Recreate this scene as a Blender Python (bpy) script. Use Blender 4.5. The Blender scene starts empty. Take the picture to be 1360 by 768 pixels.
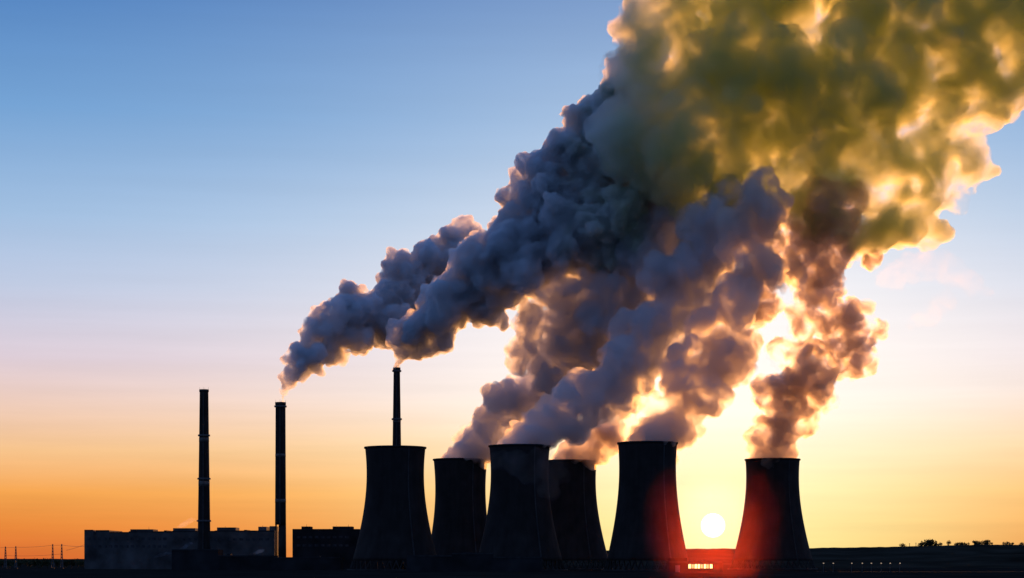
import bpy, bmesh, math, random
import numpy as np
from mathutils import Vector, noise as mnoise

# ----------------------------------------------------------------------------- camera, sky, sun, exposure
S = bpy.context.scene
C = S.collection
F = 2538.0            # focal length in photo pixels (1360 wide, 30 degrees across)
HOR = 744.0           # row of the true horizon
EYE = 9.0             # camera height in metres
R = math.radians


def at(px, py, d):
    """The point seen at photo pixel px, py at a distance d from the camera."""
    return Vector(((px - 680) / F * d, d, EYE + (HOR - py) / F * d))


cam = bpy.data.objects.new('camera', bpy.data.cameras.new('camera'))
C.objects.link(cam)
cam.location = (0, 0, EYE)
cam.rotation_euler = (R(90), 0, 0)
cam.data.sensor_width = 36
cam.data.lens = 36 * F / 1360
cam.data.shift_y = (HOR - 384) / 1360
cam.data.clip_start = 1
cam.data.clip_end = 80000
S.camera = cam

SUN_AZ = math.atan((947 - 680) / F)
SUN_EL = math.atan((HOR - 698) / math.hypot(F, 267))
SDIR = Vector((math.sin(SUN_AZ) * math.cos(SUN_EL), math.cos(SUN_AZ) * math.cos(SUN_EL), math.sin(SUN_EL)))


def lin(c):
    return tuple((v / 255 / 12.92 if v / 255 <= .04045 else ((v / 255 + .055) / 1.055) ** 2.4) for v in c) + (1,)


W = bpy.data.worlds.new('World')
S.world = W
W.use_nodes = True
nt = W.node_tree
nt.nodes.clear()


class G:
    """Little node-building helper."""
    def __init__(s, tree): s.t = tree
    def n(s, kind, **kw):
        x = s.t.nodes.new(kind)
        for k, v in kw.items(): setattr(x, k, v)
        return x
    def put(s, sock, v):
        if hasattr(v, 'links') and hasattr(v, 'node'): s.t.links.new(v, sock)
        elif v is not None: sock.default_value = v
    def m(s, op, a, b=None, c=None, clamp=False):
        x = s.n('ShaderNodeMath', operation=op, use_clamp=clamp)
        for i, v in enumerate((a, b, c)):
            if v is not None: s.put(x.inputs[i], v)
        return x.outputs[0]
    def mr(s, v, a, b, c=0.0, d=1.0, interp='LINEAR'):
        x = s.n('ShaderNodeMapRange', interpolation_type=interp, clamp=True)
        for i, q in enumerate((v, a, b, c, d)): s.put(x.inputs[i], q)
        return x.outputs[0]
    def mix(s, f, a, b, blend='MIX'):
        x = s.n('ShaderNodeMix', data_type='RGBA', blend_type=blend, clamp_factor=True)
        s.put(x.inputs[0], f); s.put(x.inputs[6], a); s.put(x.inputs[7], b)
        return x.outputs[2]
    def ramp(s, f, stops, interp='LINEAR'):
        x = s.n('ShaderNodeValToRGB'); cr = x.color_ramp; cr.interpolation = interp
        while len(cr.elements) < len(stops): cr.elements.new(.5)
        for e, (p, c) in zip(cr.elements, stops): e.position = p; e.color = c
        s.put(x.inputs[0], f)
        return x.outputs[0]


g = G(nt)
tc = g.n('ShaderNodeTexCoord')
nrm = g.n('ShaderNodeVectorMath', operation='NORMALIZE')
nt.links.new(tc.outputs['Generated'], nrm.inputs[0])
sep = g.n('ShaderNodeSeparateXYZ')
nt.links.new(nrm.outputs[0], sep.inputs[0])
el = g.m('MULTIPLY', g.m('ARCSINE', sep.outputs[2]), 180 / math.pi)
dt = g.n('ShaderNodeVectorMath', operation='DOT_PRODUCT')
nt.links.new(nrm.outputs[0], dt.inputs[0]); dt.inputs[1].default_value = SDIR
ang = g.m('MULTIPLY', g.m('ARCCOSINE', g.m('MINIMUM', dt.outputs['Value'], .9999999)), 180 / math.pi)
SKY = [(-3, (150, 70, 40)), (0, (226, 104, 50)), (1, (240, 138, 58)), (2, (249, 166, 80)), (3.2, (250, 198, 142)), (4.5, (242, 207, 190)),
       (5.9, (221, 206, 220)), (8, (190, 205, 233)), (10, (158, 193, 231)), (13, (110, 163, 217)), (16.3, (73, 130, 196)), (21, (54, 104, 174))]
base = g.ramp(g.mr(el, -3, 21), [((e + 3) / 24, lin(c)) for e, c in SKY], 'LINEAR')
high = g.mix(g.mr(el, 20, 60), base, lin((66, 120, 205)))
# opposite the sunset the low sky is blue-grey, not orange
high = g.mix(g.mr(dt.outputs['Value'], -.2, .8, 1.0, 0.0, 'SMOOTHSTEP'), high, lin((112, 150, 220)))
# glow of the low sun in the air round it
gauss = lambda w: g.m('POWER', 2.71828, g.m('MULTIPLY', g.m('POWER', g.m('DIVIDE', ang, w), 2.0), -1.0))
GLOW = [(0, (247, 168, 62)), (2.0, (253, 206, 125)), (3.5, (255, 230, 185)), (5, (255, 250, 243)), (7, (255, 253, 253)), (12, (205, 226, 246))]
gcol = g.ramp(g.mr(el, 0, 12), [(e / 12, lin(c)) for e, c in GLOW], 'LINEAR')
wide = g.mix(g.m('MULTIPLY', gauss(13.0), .97), high, gcol)
NEAR = [(0, (248, 232, 132)), (1.2, (246, 241, 158)), (2.5, (251, 248, 190)), (4.5, (255, 255, 244)), (8, (255, 255, 252))]
ncol = g.ramp(g.mr(el, 0, 8), [(e / 8, lin(c)) for e, c in NEAR], 'LINEAR')
glow = g.mix(g.m('MULTIPLY', gauss(6.8), .98), wide, ncol)
# away from the sunset the sky is much darker
back = g.mr(dt.outputs['Value'], -.25, .9, .47, 1.0, 'SMOOTHSTEP')
mpg = g.n('ShaderNodeMapping'); mpg.inputs['Scale'].default_value = (5, 5, 95); mpg.inputs['Rotation'].default_value = (0, .006, 0)
nt.links.new(nrm.outputs[0], mpg.inputs[0])
stn = g.n('ShaderNodeTexNoise'); stn.inputs['Scale'].default_value = 1.0; stn.inputs['Detail'].default_value = 5; stn.inputs['Roughness'].default_value = .6
nt.links.new(mpg.outputs[0], stn.inputs['Vector'])
streak = g.m('MULTIPLY', g.m('SUBTRACT', stn.outputs[0], .5), g.mr(el, 0, 9, .34, .08))
stv = g.n('ShaderNodeVectorMath', operation='SCALE')
nt.links.new(glow, stv.inputs[0]); nt.links.new(g.m('ADD', streak, 1.0), stv.inputs['Scale'])
dim = g.n('ShaderNodeVectorMath', operation='SCALE')
nt.links.new(stv.outputs[0], dim.inputs[0]); nt.links.new(back, dim.inputs['Scale'])
sky = g.n('ShaderNodeTexSky', sky_type='NISHITA', sun_disc=False)
sky.sun_elevation = SUN_EL
sky.sun_rotation = SUN_AZ
sky.air_density = 1.2
sky.dust_density = 2.0
nish = g.n('ShaderNodeVectorMath', operation='SCALE')
nt.links.new(sky.outputs[0], nish.inputs[0]); nish.inputs['Scale'].default_value = .12
both = g.mix(.93, nish.outputs[0], dim.outputs[0])
disc = g.mr(ang, .25, .38, 5.0, 0.0, 'SMOOTHSTEP')
halo = g.mr(ang, .34, 1.8, .18, 0.0, 'SMOOTHERSTEP')
out = g.mix(1.0, both, g.m('ADD', g.m('ADD', disc, halo), g.m('MULTIPLY', gauss(8.5), .10)), 'ADD')
bg = g.n('ShaderNodeBackground')
nt.links.new(out, bg.inputs[0]); bg.inputs[1].default_value = 1.0
wo = g.n('ShaderNodeOutputWorld')
nt.links.new(bg.outputs[0], wo.inputs[0])

sun = bpy.data.objects.new('sun_light', bpy.data.lights.new('sun_light', 'SUN'))
C.objects.link(sun)
sun.data.energy = 3.0
sun.data.angle = R(.9)
sun.data.color = (1.0, .385, .085)
sun.rotation_euler = SDIR.to_track_quat('Z', 'Y').to_euler()

S.view_settings.view_transform = 'Standard'
S.view_settings.look = 'None'
S.view_settings.exposure = 0
S.view_settings.gamma = 1
S.view_settings.use_curve_mapping = False
S.render.engine = 'CYCLES'
S.cycles.use_denoising = True
S.cycles.volume_bounces = 10
S.cycles.max_bounces = 12
S.cycles.diffuse_bounces = 2
S.cycles.glossy_bounces = 2
S.cycles.transparent_max_bounces = 96
S.cycles.volume_max_steps = 400
S.cycles.sample_clamp_indirect = 6

rng = random.Random(7)


# ----------------------------------------------------------------------------- helpers
def mat(name, col, rough=.9, scale=.2, amount=.35, bump=.0, stain=None):
    """A matt surface whose colour varies over the thing."""
    m = bpy.data.materials.new(name); m.use_nodes = True
    h = G(m.node_tree)
    p = m.node_tree.nodes['Principled BSDF']
    t = h.n('ShaderNodeTexCoord')
    nz = h.n('ShaderNodeTexNoise'); nz.inputs['Scale'].default_value = scale; nz.inputs['Detail'].default_value = 6
    m.node_tree.links.new(t.outputs['Object'], nz.inputs['Vector'])
    lo = tuple(c * (1 - amount) for c in col) + (1,); hi = tuple(min(1, c * (1 + amount)) for c in col) + (1,)
    c = h.ramp(nz.outputs[0], [(.3, lo), (.7, hi)])
    if stain:      # streaks running down the shell
        mp = h.n('ShaderNodeMapping'); mp.inputs['Scale'].default_value = (.25, .25, .012)
        m.node_tree.links.new(t.outputs['Object'], mp.inputs[0])
        n2 = h.n('ShaderNodeTexNoise'); n2.inputs['Scale'].default_value = 1; n2.inputs['Detail'].default_value = 4
        m.node_tree.links.new(mp.outputs[0], n2.inputs['Vector'])
        c = h.mix(h.mr(n2.outputs[0], .4, .7, 0, stain), c, tuple(v * .35 for v in col) + (1,))
    m.node_tree.links.new(c, p.inputs['Base Color'])
    p.inputs['Roughness'].default_value = rough
    p.inputs['Specular IOR Level'].default_value = .0 if amount == .5 else .12
    if bump:
        b = h.n('ShaderNodeBump'); b.inputs['Strength'].default_value = bump
        m.node_tree.links.new(nz.outputs[0], b.inputs['Height']); m.node_tree.links.new(b.outputs[0], p.inputs['Normal'])
    return m


def emit(name, col, s):
    m = bpy.data.materials.new(name); m.use_nodes = True
    p = m.node_tree.nodes['Principled BSDF']
    p.inputs['Base Color'].default_value = (.4, .35, .25, 1)
    p.inputs['Emission Color'].default_value = (*col, 1)
    p.inputs['Emission Strength'].default_value = s
    return m


M = {
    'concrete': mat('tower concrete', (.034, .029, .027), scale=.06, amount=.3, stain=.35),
    'concrete_dark': mat('stained concrete', (.04, .038, .036), scale=.1),
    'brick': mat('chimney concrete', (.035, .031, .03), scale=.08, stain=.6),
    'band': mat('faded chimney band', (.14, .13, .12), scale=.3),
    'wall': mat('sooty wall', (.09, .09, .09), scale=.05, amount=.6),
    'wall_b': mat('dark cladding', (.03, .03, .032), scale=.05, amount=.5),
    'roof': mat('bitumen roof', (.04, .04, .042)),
    'glass': mat('dusty glazing', (.05, .053, .06), rough=.4, scale=.3, amount=.6),
    'steel': mat('weathered steel', (.12, .12, .125), rough=.6),
    'soil': mat('dark field', (.022, .021, .018), scale=.02, amount=.5, bump=.2),
    'hill': mat('dark hill', (.035, .03, .022), scale=.01, amount=.5),
    'bark': mat('bark', (.05, .04, .03)),
    'leaf': mat('dark foliage', (.045, .055, .025), scale=.6, amount=.4),
    'lit': emit('lit glazing', (1, .78, .32), 3.0),
    'lit_dim': emit('dim lit glazing', (1, .62, .2), 1.3),
    'lamp': emit('lamp glass', (1, .7, .45), .45),
}


def link(name, me, material, parent=None, kind=None):
    o = bpy.data.objects.new(name, me); C.objects.link(o)
    if material is not None: me.materials.append(material)
    if parent is not None: o.parent = parent
    if kind: o['kind'] = kind
    return o


def tag(o, label, cat, group=None, kind=None):
    o['label'] = label; o['category'] = cat
    if group: o['group'] = group
    if kind: o['kind'] = kind
    return o


def root(name, loc, label, cat, group=None):
    o = bpy.data.objects.new(name, None); C.objects.link(o); o.location = loc
    return tag(o, label, cat, group)


def mesh_of(bm, name='mesh', smooth=False):
    me = bpy.data.meshes.new(name); bm.to_mesh(me); bm.free()
    if smooth: me.shade_smooth()
    return me


def boxes(lst):
    """One mesh of boxes (x0,x1,y0,y1,z0,z1)."""
    bm = bmesh.new()
    for x0, x1, y0, y1, z0, z1 in lst:
        v = [bm.verts.new(p) for p in ((x0, y0, z0), (x1, y0, z0), (x1, y1, z0), (x0, y1, z0), (x0, y0, z1), (x1, y0, z1), (x1, y1, z1), (x0, y1, z1))]
        for f in ((3, 2, 1, 0), (4, 5, 6, 7), (0, 1, 5, 4), (1, 2, 6, 5), (2, 3, 7, 6), (3, 0, 4, 7)):
            bm.faces.new([v[i] for i in f])
    return mesh_of(bm)


def lathe(prof, seg=64, closed=False):
    """A surface of revolution through (radius, height) pairs; closed joins last to first."""
    bm = bmesh.new()
    rings = [[bm.verts.new((r * math.cos(2 * math.pi * i / seg), r * math.sin(2 * math.pi * i / seg), z)) for i in range(seg)] for r, z in prof]
    pairs = list(zip(rings, rings[1:])) + ([(rings[-1], rings[0])] if closed else [])
    for a, b in pairs:
        for i in range(seg):
            bm.faces.new((a[i], a[(i + 1) % seg], b[(i + 1) % seg], b[i]))
    if not closed:
        bm.faces.new(rings[0][::-1]); bm.faces.new(rings[-1])
    return mesh_of(bm, smooth=True)


def bars(lst, seg=6):
    """One mesh of round bars (a, b, radius_a, radius_b)."""
    bm = bmesh.new()
    for a, b, ra, rb in lst:
        a, b = Vector(a), Vector(b)
        q = (b - a).to_track_quat('Z', 'Y')
        ring = [[bm.verts.new(p + q @ Vector((r * math.cos(2 * math.pi * i / seg), r * math.sin(2 * math.pi * i / seg), 0))) for i in range(seg)] for p, r in ((a, ra), (b, rb))]
        for i in range(seg):
            bm.faces.new((ring[0][i], ring[0][(i + 1) % seg], ring[1][(i + 1) % seg], ring[1][i]))
        bm.faces.new(ring[0][::-1]); bm.faces.new(ring[1])
    return mesh_of(bm)


def copy_thing(o, loc, label=None, rz=0, sc=1):
    c = o.copy(); C.objects.link(c); c.location = loc; c.rotation_euler = (0, 0, rz); c.scale = (sc, sc, sc)
    if label: c['label'] = label
    for ch in o.children:
        d = ch.copy(); C.objects.link(d); d.parent = c
    return c


# ----------------------------------------------------------------------------- ground and hills
bm = bmesh.new()
NX, NY = 60, 60
xs = [math.copysign(abs(u) ** 3, u) * 30000 for u in np.linspace(-1, 1, NX)]
ys = [-3000 + (u ** 2.4) * 43000 for u in np.linspace(0, 1, NY)]
gv = [[bm.verts.new((x, y, -.6 + .5 * mnoise.noise((x * .004, y * .004, 0)))) for x in xs] for y in ys]
for j in range(NY - 1):
    for i in range(NX - 1):
        bm.faces.new((gv[j][i], gv[j][i + 1], gv[j + 1][i + 1], gv[j + 1][i]))
link('ground', mesh_of(bm, smooth=True), M['soil'], kind='structure')


def ridge(name, pts, d, depth, rough):
    """A long low hill whose crest follows pixel points at distance d."""
    px = np.arange(pts[0][0], pts[-1][0] + .1, 4.0)
    py = np.interp(px, [p[0] for p in pts], [p[1] for p in pts])
    bm = bmesh.new(); rows = []
    for x, y in zip(px, py):
        p = at(x, y, d)
        top = p.z + rough * mnoise.fractal((x * .06, 3.1, d), 1, 2, 3)
        col = []
        for k in range(13):
            u = k / 12 * 2 - 1
            hgt = top * (math.cos(u * math.pi) * .5 + .5) - 1.5 * (abs(u) > .95)
            wob = 1 + .12 * mnoise.noise((x * .02, u * 3, 9)) * (abs(u) > .05)
            col.append(bm.verts.new((p.x * (1 + u * depth / d), d + u * depth, hgt * wob - .8)))
        rows.append(col)
    for a, b in zip(rows, rows[1:]):
        for k in range(12): bm.faces.new((a[k], b[k], b[k + 1], a[k + 1]))
    return link(name, mesh_of(bm, smooth=True), M['hill'], kind='structure')


ridge('hill', [(700, 736), (790, 731), (880, 729), (1000, 728), (1080, 727.5), (1200, 725.5), (1300, 723), (1400, 723.5), (1560, 727), (1700, 735)], 4200, 900, 1.1)
ridge('hills', [(-300, 741.2), (-100, 741.6), (60, 742), (160, 742.4), (320, 743)], 6000, 900, .6)
ridge('rise', [(1060, 750), (1110, 742), (1200, 741), (1260, 740), (1330, 736), (1450, 733), (1600, 736), (1700, 742)], 2600, 350, .3)


# ----------------------------------------------------------------------------- cooling towers
def tower(px, ytop, waist, zt, b, top_z, label):
    d = (top_z - EYE) * F / (HOR - ytop)
    base = at(px, HOR, d); base.z = 0
    t = root('cooling_tower', base, label, 'cooling tower', 'cooling towers of the power station')
    rad = lambda z: waist * math.sqrt(1 + ((z - zt) / b) ** 2)
    zs = np.linspace(8.5, top_z - 1.4, 34)
    prof = [(rad(z), z) for z in zs] + [(rad(z) - .7, z) for z in zs[::-1]]
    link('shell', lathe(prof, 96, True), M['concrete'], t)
    rt = rad(top_z)
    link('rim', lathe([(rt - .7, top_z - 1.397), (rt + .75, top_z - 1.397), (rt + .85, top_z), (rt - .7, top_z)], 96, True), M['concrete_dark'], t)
    n = 40
    cols = []
    for i in range(n):
        a0 = 2 * math.pi * i / n
        for s in (-.5, .5):
            a1 = a0 + s * 2 * math.pi / n
            r0, r1 = rad(0) + .4, rad(8.5) - .35
            cols.append(((r0 * math.cos(a0), r0 * math.sin(a0), .3), (r1 * math.cos(a1), r1 * math.sin(a1), 8.6), .45, .4))
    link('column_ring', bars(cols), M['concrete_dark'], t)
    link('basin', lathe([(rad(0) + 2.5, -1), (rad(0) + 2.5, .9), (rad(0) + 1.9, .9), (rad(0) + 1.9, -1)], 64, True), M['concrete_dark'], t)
    lad = []
    az = R(-60)
    for z0, z1 in zip(zs[:-1], zs[1:]):
        for s in (-.012, .012):
            p = [((rad(z) + .35) * math.cos(az + s), (rad(z) + .35) * math.sin(az + s), z) for z in (z0, z1)]
            lad.append((*p, .12, .12))
    link('ladder', bars(lad, 4), M['steel'], t)
    return t, d, rt


TW = {
    'A': tower(525, 594, 25.6, 86, 70, 110, 'wide idle cooling tower without steam, a slim chimney rising behind it'),
    'B': tower(611.5, 610, 25.2, 80, 80, 110, 'narrow cooling tower with grey steam leaning right, next to the idle tower'),
    'C': tower(690, 592, 25.4, 86, 70, 110, 'wide black cooling tower in the middle, overlapping the smoke-veiled one'),
    'D': tower(757, 612, 26.2, 90, 72, 110, 'cooling tower with its top veiled by smoke, half hidden behind the middle tower'),
    'E': tower(860, 588, 24.4, 88, 77, 110, 'tall cooling tower just left of the setting sun, above the lit low building'),
    'F': tower(1026, 610, 26.2, 92, 73, 110, 'cooling tower standing alone at the right of the setting sun'),
}


# ----------------------------------------------------------------------------- chimneys
def chimney(px, ytop, d, w_top, w_low, y_low, rings, bands, label, zfoot=0.0):
    k = d / F
    base = at(px, HOR, d); base.z = 0
    t = root('chimney', base, label, 'chimney', 'tall chimneys of the power station')
    Z = lambda y: EYE + (HOR - y) * k
    zt, zl = Z(ytop), Z(y_low)
    r1, r2 = w_top / 2 * k, w_low / 2 * k
    rad = lambda z: r1 + (r2 - r1) * max(0, (zt - z) / (zt - zl)) ** 1.15
    zs = list(np.linspace(zfoot, zt, 24))
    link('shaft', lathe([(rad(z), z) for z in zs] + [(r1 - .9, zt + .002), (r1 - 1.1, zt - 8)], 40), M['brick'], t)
    link('cap', lathe([(r1 + .003, zt - 2.5), (r1 + .45, zt - 2.2), (r1 + .45, zt + .4), (r1 - .6, zt + .4), (r1 - .6, zt + .01)], 40, True), M['concrete_dark'], t)
    for y in rings:
        z = Z(y); r = rad(z)
        p = link('platform', lathe([(r + .01, z), (r + 1.3, z), (r + 1.3, z + .35), (r + .01, z + .35)], 40, True), M['steel'], t)
        link('railing', lathe([(r + 1.15, z + .353), (r + 1.25, z + .353), (r + 1.25, z + 1.6), (r + 1.15, z + 1.6)], 40, True), M['steel'], p)
    for y0, y1 in bands:
        z0, z1 = Z(y1), Z(y0)
        link('band', lathe([(rad(z0) + .02, z0), (rad(z0) + .1, z0), (rad(z1) + .1, z1), (rad(z1) + .02, z1)], 40, True), M['band'], t)
    lad = [((-.3, -rad(z0) - .3, z0), (-.3, -rad(z1) - .3, z1), .12, .12) for z0, z1 in zip(zs[:-1], zs[1:])]
    lad += [((.3, -rad(z0) - .3, z0), (.3, -rad(z1) - .3, z1), .12, .12) for z0, z1 in zip(zs[:-1], zs[1:])]
    link('ladder', bars(lad, 4), M['steel'], t)
    rods = [((math.cos(a) * r1, math.sin(a) * r1, zt), (math.cos(a) * r1, math.sin(a) * r1, zt + 3), .12, .06) for a in (0, 1.57, 3.14, 4.71)]
    for q in rods: link('lightning_rod', bars([q], 5), M['steel'], t)
    return t, Z, k


chimney(271, 518, 2000, 11.5, 16.5, 705, [579.5, 637, 693], [(581.5, 587), (639, 646)], 'smokeless chimney rising alone above the long building')
c2, Z2, k2 = chimney(372.6, 535, 1900, 13.2, 14.6, 697, [541], [(603, 607), (663, 668)], 'smoking chimney standing in the gap between the two long buildings', zfoot=EYE + (HOR - 697) * 1900 / F)
# the foot of this chimney is open: a thick and a thin pier with the sky between them
z697 = Z2(697)
link('pier', lathe([(4.0, -.5), (3.7, z697 + .05)], 32), M['brick'], c2).location = (2.4 * k2, 0, 0)
link('pier', lathe([(.95, -.5), (.85, z697 + .05)], 16), M['brick'], c2).location = (-6.0 * k2, 0, 0)
chimney(527, 489, 1900, 8.6, 11.5, 594, [494, 558], [(559, 561)], 'slim smoking chimney rising from behind the idle cooling tower')


# ----------------------------------------------------------------------------- buildings
def building(name, label, d, depth, blocks, ground_y=760, parts=(), wall='wall', win=None, cat='building'):
    """blocks: (x0, x1, ytop) wall pieces in pixels; parts: (name, x0, x1, ytop, ybottom)."""
    k = d / F
    xc = (blocks[0][0] + blocks[-1][1]) / 2
    base = at(xc, HOR, d); base.z = 0
    t = root(name, base, label, cat)
    X = lambda px: (px - xc) * k
    Z = lambda y: EYE + (HOR - y) * k
    lst = []
    for i, (x0, x1, y) in enumerate(blocks):
        lst.append((X(x0), X(x1), 0, depth + .5 * (i % 2), -1, Z(y)))
    link('wall', boxes(lst), M[wall], t)
    for x0, x1, y in blocks:
        link('parapet', boxes([(X(x0) + .05, X(x1) - .05, -.35, .35, Z(y) - .9, Z(y) + .25)]), M['roof'], t)
    for nm, x0, x1, y0, y1, y_in in parts:
        if nm == 'antenna':
            o = link(nm, bars([((X(x0), y_in, Z(y1)), (X(x0), y_in, Z(y0)), .25, .12)], 5), M['steel'], t)
        else:
            o = link(nm, boxes([(X(x0), X(x1), y_in, y_in + depth * .4, Z(y1) - .3, Z(y0))]), M['roof' if nm != 'roof_block' else wall], t)
    if win:
        for x0, x1, y0, y1, step in win:
            x = x0
            while x + step * .62 < x1:
                w = link('window', boxes([(X(x), X(x + step * .6), -.10, .05, Z(y1), Z(y0))]), M['glass'], t)
                x += step
    return t


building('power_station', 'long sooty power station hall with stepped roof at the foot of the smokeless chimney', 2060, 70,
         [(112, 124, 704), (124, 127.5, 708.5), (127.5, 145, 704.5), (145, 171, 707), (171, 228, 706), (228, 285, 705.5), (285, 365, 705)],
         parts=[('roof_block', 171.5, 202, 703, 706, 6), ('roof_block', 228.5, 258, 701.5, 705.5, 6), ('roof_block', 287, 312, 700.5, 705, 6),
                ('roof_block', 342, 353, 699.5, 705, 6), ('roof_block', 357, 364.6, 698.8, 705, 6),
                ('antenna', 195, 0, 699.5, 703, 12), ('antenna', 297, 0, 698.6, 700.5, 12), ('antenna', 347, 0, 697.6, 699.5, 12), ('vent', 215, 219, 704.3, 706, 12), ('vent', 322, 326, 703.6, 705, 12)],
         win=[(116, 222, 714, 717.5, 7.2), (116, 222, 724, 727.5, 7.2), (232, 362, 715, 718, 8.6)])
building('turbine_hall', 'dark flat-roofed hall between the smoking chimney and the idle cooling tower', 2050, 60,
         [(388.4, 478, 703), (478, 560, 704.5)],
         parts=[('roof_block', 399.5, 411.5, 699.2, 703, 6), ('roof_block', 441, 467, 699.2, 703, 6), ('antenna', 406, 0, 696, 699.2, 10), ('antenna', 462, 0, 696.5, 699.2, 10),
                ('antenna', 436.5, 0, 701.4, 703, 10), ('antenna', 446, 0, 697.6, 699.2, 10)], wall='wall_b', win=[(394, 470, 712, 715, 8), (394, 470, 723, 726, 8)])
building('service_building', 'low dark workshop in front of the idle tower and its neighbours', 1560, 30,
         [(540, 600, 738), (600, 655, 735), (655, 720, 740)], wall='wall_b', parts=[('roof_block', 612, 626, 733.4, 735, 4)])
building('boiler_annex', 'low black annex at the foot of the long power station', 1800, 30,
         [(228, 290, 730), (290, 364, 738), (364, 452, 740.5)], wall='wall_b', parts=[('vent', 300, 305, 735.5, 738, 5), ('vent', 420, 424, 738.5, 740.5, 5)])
# low building with the glowing window, beside the setting sun
pb = building('pump_house', 'low building with a glowing window row between the two towers beside the sun', 1500, 18,
              [(888, 960, 746)], parts=[('roof_block', 889, 913, 741.5, 745.6, 3), ('vent', 927, 929, 744.5, 746, 4), ('vent', 934, 936, 744.5, 746, 4)], wall='wall_b')
kk = 1500 / F
X = lambda px: (px - 924) * kk
Z = lambda y: EYE + (HOR - y) * kk
for x in np.arange(914.5, 946, 4.1):
    w = link('window', boxes([(X(x), X(x + 2.9), -.12, .05, Z(755), Z(749.5))]), M['lit' if int(x) % 3 else 'lit_dim'], pb)
    link('frame', boxes([(X(x) - .12, X(x + 2.9) + .12, -.2, -.1, Z(749.5), Z(749.5) + .2), (X(x + 1.4), X(x + 1.4) + .3, -.2, -.125, Z(755), Z(749.5) - .01)]), M['steel'], w)
link('door', boxes([(X(897), X(903), -.1, .05, -.5, Z(751))]), M['steel'], pb)

# ----------------------------------------------------------------------------- pylons and lines on the left
PYL = [(7.3, 726, 'end of the row, nearest the edge of the picture'), (21, 725.5, 'next to the one at the end of the row'),
       (70, 722.8, 'first of the pair nearer the power station'), (82, 722.6, 'closest to the power station')]
tops = []
pbase = None
for px, yt, what in PYL:
    d = 2150
    p = at(px, HOR, d); p.z = 0
    h = EYE + (HOR - yt) * d / F
    if pbase is None:
        t = root('transmission_tower', p, 'thin lattice pylon, ' + what, 'pylon', 'pylons left of the power station')
        legs = []
        H0 = h
        for sx in (-1, 1):
            for sy in (-1, 1):
                lg = link('leg', bars([((sx * 1.25, sy * 1.25, -.5), (sx * .35, sy * .35, H0), .28, .18)], 5), M['steel'], t)
        br = []
        for i in range(8):
            z0, z1 = H0 * i / 8, H0 * (i + 1) / 8
            w0, w1 = 1.25 - .9 * i / 8, 1.25 - .9 * (i + 1) / 8
            for sy in (-1, 1):
                br += [((-w0, sy * w0, z0), (w1, sy * w1, z1), .12, .12), ((w0, sy * w0, z0), (-w1, sy * w1, z1), .12, .12)]
            for sx in (-1, 1):
                br += [((sx * w0, -w0, z0), (sx * w1, w1, z1), .12, .12)]
        link('bracing', bars(br, 4), M['steel'], t)
        link('crossarm', bars([((-.2, -4, H0 - 3), (-.2, 4, H0 - 3), .22, .22), ((.2, -3, H0 - 1), (.2, 3, H0 - 1), .2, .2)], 5), M['steel'], t)
        link('footing', boxes([(-1.9, 1.9, -1.9, 1.9, -.8, .35)]), M['concrete_dark'], t)
        pbase = t
    else:
        t = copy_thing(pbase, p, 'thin lattice pylon, ' + what)
        t.scale = (1, 1, h / H0)
    tops.append(p + Vector((0, 0, h - 1.2)))


def wire(a, b, sag, label, r=.13):
    pts = [a.lerp(b, i / 16) - Vector((0, 0, sag * 4 * (i / 16) * (1 - i / 16))) for i in range(17)]
    o = link('power_line', bars([(p, q, r, r) for p, q in zip(pts, pts[1:])], 5), M['steel'])
    return tag(o, label, 'power line', 'power lines on the pylons')


edge = at(-60, 727.5, 2150)
wire(edge, tops[0], .4, 'power line leaving the last pylon towards the picture edge')
wire(tops[0], tops[1], .2, 'short power line joining the two pylons at the end of the row')
wire(tops[1], tops[2], .8, 'long power line spanning the gap between the two pairs of pylons')
wire(tops[2], tops[3], .2, 'short power line joining the pylon pair nearer the power station')
wire(tops[3], at(112.4, 726, 2062), .6, 'power line running from the last pylon to the power station wall', .15)
wire(at(88, 731, 2150), at(112.4, 723.5, 2062), .5, 'low power line slanting up to the corner of the power station', .15)
wire(tops[0] - Vector((0, 0, 9)), tops[3] - Vector((0, 0, 10)), 1.2, 'lower power line hanging below the long span')

# ----------------------------------------------------------------------------- trees on the skyline
def crown_mesh(seed, h, w, n):
    rr = random.Random(seed); bm = bmesh.new()
    lobes = [(Vector((rr.uniform(-.45, .45) * w, rr.uniform(-.45, .45) * w, h * rr.uniform(.4, .9))), w * rr.uniform(.22, .42)) for _ in range(9)]
    for _ in range(n):
        c, r = rr.choice(lobes)
        dvec = Vector((rr.gauss(0, 1), rr.gauss(0, 1), rr.gauss(0, 1))).normalized() * r * rr.uniform(.5, 1)
        p = c + dvec
        s = w * rr.uniform(.05, .1)
        u = Vector((rr.gauss(0, 1), rr.gauss(0, 1), rr.gauss(0, 1))).normalized()
        v = u.orthogonal().normalized()
        bm.faces.new([bm.verts.new(p + q) for q in (u * s, v * s * .7, -u * s, -v * s * .7)])
    return mesh_of(bm)


def tree_proto(seed, h, w):
    t = root('tree', (0, 0, 0), 'tree', 'tree', 'trees on the skyline')
    link('trunk', bars([((0, 0, -1), (.1, 0, h * .55), w * .05, w * .025), ((.05, 0, h * .35), (w * .25, 0, h * .65), w * .025, w * .01), ((.05, 0, h * .4), (-w * .22, .1, h * .7), w * .025, w * .01)], 6), M['bark'], t)
    link('crown', crown_mesh(seed, h, w, 420), M['leaf'], t)
    return t


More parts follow.
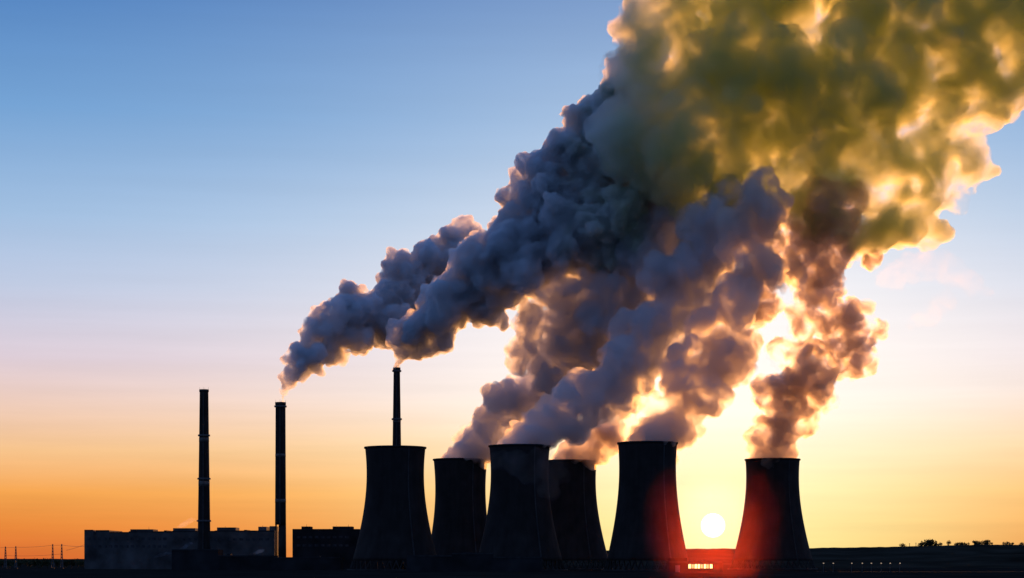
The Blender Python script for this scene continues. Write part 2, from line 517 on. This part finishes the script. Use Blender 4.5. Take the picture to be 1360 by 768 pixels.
protos = [tree_proto(s, *hw) for s, hw in ((1, (10, 9)), (2, (12, 7)), (3, (8, 10)))]
used = [False] * 3
TL = [(-4, 1), (3, 0), (13, 2), (27, 0), (33, 1), (40, 2), (48, 0), (55, 2), (63, 0), (76, 0), (88, 2), (95, 0), (103, 1), (109, 2)]
TR = [(1199, 2, 1.0), (1222, 0, 1.0), (1230, 2, 1.3), (1235, 0, 1.5), (1238, 2, 1.4), (1246, 2, 1.0), (1260, 1, 1.7), (1271, 2, .9), (1277, 0, .9), (1283, 2, .9), (1295, 0, 1.1), (1300, 2, 1), (1305, 1, 1.5), (1309, 0, 1.2), (1316, 1, 1.2),
      (1336, 2, 1.0), (1343, 0, .8), (1357, 2, .9)]


def put_tree(i, loc, sc, label):
    if not used[i]:
        used[i] = True
        t = protos[i]; t.location = loc; t.scale = (sc, sc, sc); t['label'] = label
    else:
        t = copy_thing(protos[i], loc, label, rng.uniform(0, 6), sc)
    return t


kinds = ['small round', 'small slender', 'low spreading']
for px, i in TL:
    p = at(px, HOR, 2240 + rng.uniform(-30, 120)); p.z = -.5
    put_tree(i, p, rng.uniform(.95, 1.15), kinds[i] + ' dark tree in the low treeline around the pylons')['group'] = 'treeline by the pylons, ' + kinds[i]
for px, i, sc in TR:
    y = np.interp(px, [1200, 1300, 1400], [725.5, 723, 723.5])
    p = at(px, y, 4200); p.z -= 6.5
    put_tree(i, p, sc * (.85 if i == 1 else 1.3), kinds[i] + ' dark tree on the far ridge beyond the lone tower')['group'] = 'trees on the far ridge, ' + kinds[i]
for px, yt in ((1208, 721.6), (1216.5, 720.8)):
    p = at(px, 725.3, 4180); h = (725.3 - yt) * 4180 / F
    t = root('utility_pole', (p.x, p.y, p.z - 2), 'thin pole on the far ridge, ' + ('the shorter of the two' if px < 1210 else 'the taller one beside the trees'), 'pole', 'poles on the far ridge')
    link('pole', bars([((0, 0, -1), (0, 0, h + 2), .7, .5)], 6), M['steel'], t)
    link('crossarm', bars([((-1.6, 0, h + 1), (1.6, 0, h + 1), .25, .25)], 5), M['steel'], t)

# ----------------------------------------------------------------------------- lamps along the road at the right
road = boxes([(at(1085, HOR, 1480).x, at(1600, HOR, 1480).x, 1474, 1482, -.25, -.05)])
link('road', road, M['roof'], kind='structure')
lp = None
where = ['closest to the lone cooling tower', 'second from the lone cooling tower', 'left of the widest gap in the row', 'just right of the widest gap', 'in the middle of the lamp row', 'third from the dark end of the row', 'second from the dark end of the row', 'at the dark far end of the row']
for q, px in enumerate((1093.5, 1106.5, 1131, 1145, 1157, 1170, 1182, 1195)):
    p = at(px, HOR, 1484); p.z = -.1
    if lp is None:
        lp = root('street_lamp', p, 'small lit lamp post, ' + where[q], 'street lamp', 'lit lamps right of the lone tower')
        link('post', bars([((0, 0, -.5), (0, 0, 6.8), .14, .09), ((0, 0, 6.8), (0, -1.0, 7.0), .08, .07)], 6), M['steel'], lp)
        link('lamp_head', lathe([(.1, 6.95), (.55, 6.8), (.5, 6.45), (.2, 6.3)], 12), M['lamp'], lp).location = (0, -1.0, 0)
    else:
        copy_thing(lp, p, 'small lit lamp post, ' + where[q])


# ----------------------------------------------------------------------------- smoke and steam
def smoke_mat(name, col, dens, g_=.6, nscale=.03, lo=.35, hi=.65, mn=.25, mx=1.6, rate=.1, skin=.02, sharp=2.0, tint=None, dist=.6, mouth=False):
    m = bpy.data.materials.new(name); m.use_nodes = True
    t = m.node_tree; t.nodes.clear(); h = G(t)
    geo = h.n('ShaderNodeNewGeometry')
    nz = h.n('ShaderNodeTexNoise'); nz.inputs['Scale'].default_value = nscale; nz.inputs['Detail'].default_value = sharp; nz.inputs['Roughness'].default_value = .6; nz.inputs['Distortion'].default_value = dist
    t.links.new(geo.outputs['Position'], nz.inputs['Vector'])
    d = h.mr(nz.outputs[0], lo, hi, mn, mx)
    if mouth:     # fresh steam leaves the tower as one even column and tears apart higher up
        zz = h.n('ShaderNodeSeparateXYZ'); t.links.new(geo.outputs['Position'], zz.inputs[0])
        d = h.m('MAXIMUM', d, h.mr(zz.outputs[2], 114, 150, 1.0, 0.0, 'SMOOTHSTEP'))
    d = h.m('MULTIPLY', d, dens)
    v = h.n('ShaderNodeVolumePrincipled')
    v.inputs['Color'].default_value = (*col, 1)
    v.inputs['Anisotropy'].default_value = g_
    if tint:      # smoke colour painted from blue-grey to yellow along x, imitating sunset light
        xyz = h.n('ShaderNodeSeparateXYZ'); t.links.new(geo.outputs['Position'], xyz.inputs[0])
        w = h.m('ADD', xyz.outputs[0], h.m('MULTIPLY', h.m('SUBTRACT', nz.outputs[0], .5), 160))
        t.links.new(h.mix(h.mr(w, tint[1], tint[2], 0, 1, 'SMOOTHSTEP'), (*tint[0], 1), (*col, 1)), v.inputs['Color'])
    t.links.new(d, v.inputs['Density'])
    tr = h.n('ShaderNodeBsdfTransparent'); df = h.n('ShaderNodeBsdfTranslucent'); df.inputs[0].default_value = (*col, 1)
    mx_ = h.n('ShaderNodeMixShader'); mx_.inputs[0].default_value = skin
    t.links.new(tr.outputs[0], mx_.inputs[1]); t.links.new(df.outputs[0], mx_.inputs[2])
    o = h.n('ShaderNodeOutputMaterial')
    t.links.new(mx_.outputs[0], o.inputs['Surface']); t.links.new(v.outputs[0], o.inputs['Volume'])
    m.cycles.volume_step_rate = rate
    return m


_ico = {}


def ico(sub):
    if sub not in _ico:
        bm = bmesh.new(); bmesh.ops.create_icosphere(bm, subdivisions=sub, radius=1)
        _ico[sub] = (np.array([v.co[:] for v in bm.verts]), np.array([[v.index for v in f.verts] for f in bm.faces])); bm.free()
    return _ico[sub]


def spine(path, n):
    """Catmull-Rom through the path rows, n samples."""
    P = np.array(path, float); P = np.vstack([2 * P[0] - P[1], P, 2 * P[-1] - P[-2]])
    out = []
    for u in np.linspace(0, len(path) - 1 - 1e-6, n):
        i = int(u); f = u - i; a, b, c, d = P[i:i + 4]
        out.append(.5 * ((2 * b) + (c - a) * f + (2 * a - 5 * b + 4 * c - d) * f * f + (3 * b - a - 3 * c + d) * f ** 3))
    return np.array(out)


def puffs(path, d, seed, fill=1.0, first=.5, spread=.75, small=(5, 5), depth=1.0, dd=0.0, core=True, head=60.0):
    """Puffs (x,y,z,r) along a pixel path (px, py, r): a core, lumps on it, and lumps on those."""
    rr = np.random.default_rng(seed)
    sp = spine(path, 400)
    L = np.hypot(np.diff(sp[:, 0]), np.diff(sp[:, 1])); cum = np.r_[0, np.cumsum(L)]
    res = []; s = 0.0
    while s < cum[-1]:
        i = min(np.searchsorted(cum, s), 399)
        px, py, r = sp[i][:3]; r = max(r, 1.5)
        dist = d + dd * s / cum[-1]
        k = dist / F
        c = np.array(at(px, py, dist)); rm = r * k
        if core or s < head: res.append((*c, rm * (first + (.92 - first) * max(0, 1 - s / head))))
        m = max(1, int(round(4 * fill)))
        for _ in range(m):
            v = rr.normal(size=3); v /= np.linalg.norm(v); v[1] *= depth
            q = c + v * rm * spread * rr.uniform(.45, 1); r2 = rm * rr.uniform(.28, .46)
            res.append((*q, r2))
            for _ in range(small[0]):
                v2 = rr.normal(size=3); v2 /= np.linalg.norm(v2)
                q2 = q + v2 * r2 * rr.uniform(.75, 1.0); r3 = r2 * rr.uniform(.28, .5)
                res.append((*q2, r3))
                for _ in range(small[1] if r3 * F / dist > 4 else 0):
                    v3 = rr.normal(size=3); v3 /= np.linalg.norm(v3)
                    res.append((*(q2 + v3 * r3 * rr.uniform(.8, 1.0)), r3 * rr.uniform(.3, .5)))
        s += max(1.2, r * .32)
    return res


def smoke(name, plist, voxel, disp, label, cat, group, material_args, step=6.0, keep=.004):
    P = np.array(plist)
    P = P[P[:, 3] > voxel * .9]
    vs, fs, off = [], [], 0
    for x, y, z, r in P:
        v, f = ico(2 if r > 4 * voxel else 1)
        vs.append(v * r + (x, y, z)); fs.append(f + off); off += len(v)
    V = np.vstack(vs); Fc = np.vstack(fs)
    org = V.mean(0); org = np.array([P[0][0], P[0][1], P[0][2]])
    me = bpy.data.meshes.new(name)
    me.vertices.add(len(V)); me.vertices.foreach_set('co', (V - org).ravel())
    me.loops.add(Fc.size); me.loops.foreach_set('vertex_index', Fc.ravel().astype(np.int32))
    me.polygons.add(len(Fc)); me.polygons.foreach_set('loop_start', np.arange(0, Fc.size, 3, dtype=np.int32))
    me.update()
    o = bpy.data.objects.new(name, me); C.objects.link(o); o.location = org
    rm = o.modifiers.new('r', 'REMESH'); rm.mode = 'VOXEL'; rm.voxel_size = voxel
    for i, (sc, st, dep) in enumerate(disp):
        tx = bpy.data.textures.new(f'{name} billow', 'CLOUDS'); tx.noise_scale = sc; tx.noise_depth = dep; tx.noise_basis = 'ORIGINAL_PERLIN'; tx.noise_type = 'HARD_NOISE'
        dm = o.modifiers.new('d', 'DISPLACE'); dm.texture = tx; dm.strength = st; dm.mid_level = .2; dm.texture_coords = 'LOCAL'
    sm = o.modifiers.new('r2', 'REMESH'); sm.mode = 'VOXEL'; sm.voxel_size = voxel
    dg = bpy.context.evaluated_depsgraph_get()
    new = bpy.data.meshes.new_from_object(o.evaluated_get(dg))
    o.modifiers.clear(); o.data = new
    # drop scraps that float free
    bm = bmesh.new(); bm.from_mesh(new); bm.verts.ensure_lookup_table()
    seen = np.zeros(len(bm.verts), bool); isl = []
    for v0 in bm.verts:
        if seen[v0.index]: continue
        st = [v0]; seen[v0.index] = True; cur = []
        while st:
            v = st.pop(); cur.append(v)
            for e in v.link_edges:
                w = e.other_vert(v)
                if not seen[w.index]: seen[w.index] = True; st.append(w)
        isl.append(cur)
    big = max(len(i) for i in isl)
    kill = [v for i in isl if len(i) < max(big * keep, 60) for v in i]
    if kill: bmesh.ops.delete(bm, geom=kill, context='VERTS')
    n_is = sum(1 for i in isl if len(i) >= max(big * keep, 60))
    bm.to_mesh(new); bm.free(); new.shade_smooth()
    dim = max(o.dimensions) if max(o.dimensions) > 0 else max(V.max(0) - V.min(0))
    dim = float(max(V.max(0) - V.min(0)))
    new.materials.clear(); new.materials.append(smoke_mat(label[:40], rate=step / (dim * .1), **material_args))
    print('SMOKE', name, len(P), 'puffs', len(new.polygons), 'faces', n_is, 'islands', round(dim))
    return tag(o, label, cat, group)


dB, dC, dD, dE, dF = (TW[k][1] for k in 'BCDEF')
GREY = dict(col=(.935, .955, .975), dens=.36, g_=.62, nscale=.05, lo=.36, hi=.60, mn=.05, mx=1.6, sharp=5.0)
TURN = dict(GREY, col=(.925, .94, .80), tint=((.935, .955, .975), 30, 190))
STEAM = dict(col=(.965, .93, .905), dens=.14, g_=.67, nscale=.045, lo=.41, hi=.60, mn=.01, mx=1.9, sharp=6.0, mouth=True)
DARK = dict(col=(.95, .95, .96), dens=.17, g_=.65, nscale=.045, lo=.40, hi=.59, mn=.01, mx=1.8, sharp=6.0, mouth=True)
THIN = dict(col=(.95, .875, .79), dens=.12, g_=.70, nscale=.05, lo=.44, hi=.60, mn=.003, mx=2.2, sharp=6.0, mouth=True)
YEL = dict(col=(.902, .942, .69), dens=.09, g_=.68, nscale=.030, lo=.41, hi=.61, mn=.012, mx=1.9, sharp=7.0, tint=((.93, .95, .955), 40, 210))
GRP = 'smoke and steam plumes'

D1 = [(20, 15, 2), (9, 8, 4)]
D2 = [(26, 18, 2), (11, 9, 4)]
D3 = [(18, 16, 3), (8, 9, 4)]
smoke('smoke_plume', puffs([(373.3, 537, 4.5), (376.5, 522, 7), (388, 499, 17), (412, 469, 32), (448, 442, 44), (497, 414, 52), (545, 382, 54), (585, 350, 47), (612, 316, 30), (620, 296, 15)], 1900, 11, 1.0, dd=160),
      1.4, D1, 'blue-grey smoke streaming right from the chimney in the gap', 'smoke plume', GRP, GREY)
p2 = puffs([(527, 491, 4.4), (529.5, 475, 8), (542, 454, 24), (568, 428, 46), (606, 403, 50), (655, 374, 62), (705, 350, 68), (760, 325, 72), (815, 300, 72), (870, 265, 70)], 1900, 12, 1.0, dd=-60)
p2 += puffs([(690, 320, 50), (718, 270, 55), (760, 215, 62), (815, 165, 66), (850, 115, 60)], 1880, 121, 1.0) + puffs([(780, 265, 55), (830, 220, 62), (880, 190, 60)], 1870, 123, 1.0) + puffs([(668, 262, 14), (685, 262, 24), (700, 268, 34)], 1880, 122, 1.0)
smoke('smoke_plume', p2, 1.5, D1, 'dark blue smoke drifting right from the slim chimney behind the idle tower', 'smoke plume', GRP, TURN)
smoke('steam_plume', puffs([(611.5, 618, 29), (630, 594, 34), (664, 560, 47), (706, 531, 60), (740, 496, 70), (770, 456, 76), (800, 428, 75), (835, 388, 75), (870, 340, 75), (900, 290, 80)], dB, 13, 1.0, dd=-100) + puffs([(700, 470, 30), (722, 432, 44), (750, 395, 50), (790, 370, 50)], dB - 60, 131, 1.0, core=False, head=1),
      1.6, D2, 'grey steam leaning far right from the narrow tower next to the idle one', 'steam plume', GRP, DARK)
smoke('steam_plume', puffs([(690, 600, 33), (705, 580, 36), (740, 556, 42), (785, 528, 50), (830, 492, 58), (865, 452, 62), (900, 405, 64), (930, 355, 66), (960, 305, 70)], dC, 14, 1.0, dd=80),
      1.6, D2, 'purple-grey steam pouring right from the wide middle tower', 'steam plume', GRP, DARK)
smoke('steam_plume', puffs([(757, 620, 29), (766, 604, 30), (786, 588, 34), (810, 566, 38), (828, 535, 36), (845, 500, 38)], dD, 15, .9, dd=-60),
      1.4, D3, 'short orange-edged steam drifting off the smoke-veiled tower', 'steam plume', GRP, THIN)
smoke('steam_plume', puffs([(860, 597, 34), (874, 576, 42), (897, 550, 52), (920, 512, 58), (947, 465, 60), (970, 420, 60), (985, 380, 56), (1000, 335, 56), (1000, 285, 60)], dE, 16, 1.0, dd=60),
      1.5, D2, 'brown-grey steam rising from the tall tower left of the sun', 'steam plume', GRP, STEAM)
smoke('steam_plume', puffs([(1026, 618, 31), (1030, 596, 36), (1040, 568, 45), (1060, 530, 56), (1085, 485, 66), (1110, 440, 68), (1110, 395, 66), (1098, 355, 64), (1090, 318, 62), (1110, 275, 66)], dF, 17, .8, dd=-40, core=False, spread=.85) + puffs([(1000, 405, 34), (1030, 368, 50), (1050, 325, 58), (1085, 275, 62), (1150, 330, 40)], dF - 120, 161, .8, core=False, head=1),
      1.4, D3, 'ragged brown steam with glowing gaps from the lone tower right of the sun', 'steam plume', GRP, THIN)
up = puffs([(832, 95, 34), (862, 85, 44)], 1800, 180, 1.0) + puffs([(1300, 120, 55), (1335, 85, 60), (1385, 60, 80)], 1790, 182, 1.0) + puffs([(850, 180, 75), (900, 140, 100), (960, 100, 120), (1040, 60, 130)], 1800, 18, 1.0, depth=.8)
up += puffs([(838, 40, 30), (860, 35, 50), (900, 0, 80), (960, -40, 100)], 1800, 181, 1.0)
up += puffs([(920, 200, 95), (1000, 170, 110), (1080, 140, 130), (1160, 100, 140), (1240, 60, 140), (1330, 20, 130), (1430, -30, 150)], 1780, 19, .9, depth=.6)
up += puffs([(1000, -30, 100), (1150, -40, 120), (1300, -60, 120)], 1800, 191, .8, depth=.6)
up += puffs([(960, 290, 60), (1030, 275, 65), (1100, 260, 70), (1180, 225, 80), (1240, 195, 80), (1275, 165, 60)], 1790, 20, .8, depth=.6, core=False)
up += puffs([(1150, 305, 40), (1200, 295, 45), (1250, 265, 48), (1275, 240, 40)], 1790, 21, .8, core=False)
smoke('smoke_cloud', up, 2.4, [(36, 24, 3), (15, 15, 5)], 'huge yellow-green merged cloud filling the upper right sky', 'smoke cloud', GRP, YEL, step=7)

# faint torn wisps right of the lone tower's steam
FAINT = dict(col=(.95, .85, .85), dens=.0022, g_=.7, nscale=.06, mn=0.0, mx=2.2, skin=.004)
smoke('steam_wisp', puffs([(1180, 372, 16), (1205, 356, 22), (1235, 352, 24), (1265, 362, 24), (1292, 375, 20), (1308, 390, 12)], 1850, 31, 1.0, core=False) + puffs([(1215, 430, 12), (1240, 415, 15), (1262, 395, 16)], 1850, 32, 1.0),
      2.2, D3, 'faint pinkish shred of steam adrift right of the ragged brown plume', 'steam wisp', 'faint steam shreds', FAINT)
# smoke sinking in front of the middle towers
VEIL = dict(col=(.45, .45, .47), dens=.005, g_=.3, nscale=.05, mn=.1, mx=1.8, skin=.004)
smoke('smoke_veil', puffs([(668, 612, 16), (700, 622, 24), (730, 630, 28), (752, 630, 24)], dC - 60, 33, 1.0, depth=.7), 1.6, D2,
      'thin grey veil of smoke hanging before the middle tower and its veiled neighbour', 'smoke veil', None, VEIL)
LOW = dict(col=(.85, .80, .82), dens=.05, g_=.6, nscale=.1, mn=.1, mx=1.8, skin=.01)
smoke('steam_puff', puffs([(236, 701, 2.5), (243, 697, 4), (251, 693, 4.5), (259, 690, 3)], 2075, 34, 1.0), .8, [(6, 2, 2), (3, 1.2, 1)],
      'small reddish puff of steam leaking above the long hall roof', 'steam puff', 'steam leaks at the power station', LOW)
smoke('steam_puff', puffs([(205, 740, 1.6), (218, 736, 3.2), (230, 735, 2), (238, 731, 2.5), (248, 725, 4), (256, 721, 3)], 2030, 35, 1.0), .7, [(5, 1.5, 2), (2.5, 1, 1)],
      'bluish streak of steam drifting before the long hall wall', 'steam puff', 'steam leaks at the power station', LOW)
smoke('steam_puff', puffs([(337, 735, 2), (343, 733, 3.2), (350, 731, 3)], 1780, 36, 1.0), .7, [(5, 1.5, 2), (2.5, 1, 1)],
      'tiny pinkish puff of steam beside the foot of the smoking chimney', 'steam puff', 'steam leaks at the power station', LOW)

# red volume between the two towers, added to imitate lens glow by the sun
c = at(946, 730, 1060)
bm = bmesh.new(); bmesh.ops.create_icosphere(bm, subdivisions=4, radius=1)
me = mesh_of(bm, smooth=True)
mm = bpy.data.materials.new('red lens glow volume'); mm.use_nodes = True
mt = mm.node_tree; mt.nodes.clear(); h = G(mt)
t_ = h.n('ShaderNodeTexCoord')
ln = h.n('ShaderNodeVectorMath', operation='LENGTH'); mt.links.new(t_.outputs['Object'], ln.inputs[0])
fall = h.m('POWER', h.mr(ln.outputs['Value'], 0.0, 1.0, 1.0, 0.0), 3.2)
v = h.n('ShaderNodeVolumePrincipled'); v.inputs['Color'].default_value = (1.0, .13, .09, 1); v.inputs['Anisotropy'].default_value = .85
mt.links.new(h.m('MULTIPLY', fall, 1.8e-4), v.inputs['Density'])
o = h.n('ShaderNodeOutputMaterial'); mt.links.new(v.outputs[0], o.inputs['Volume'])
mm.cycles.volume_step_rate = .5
glow_mist = link('glow_mist', me, mm, kind='stuff')
glow_mist.location = c; glow_mist.rotation_euler = (0, 0, -SUN_AZ); glow_mist.scale = (68, 480, 62)
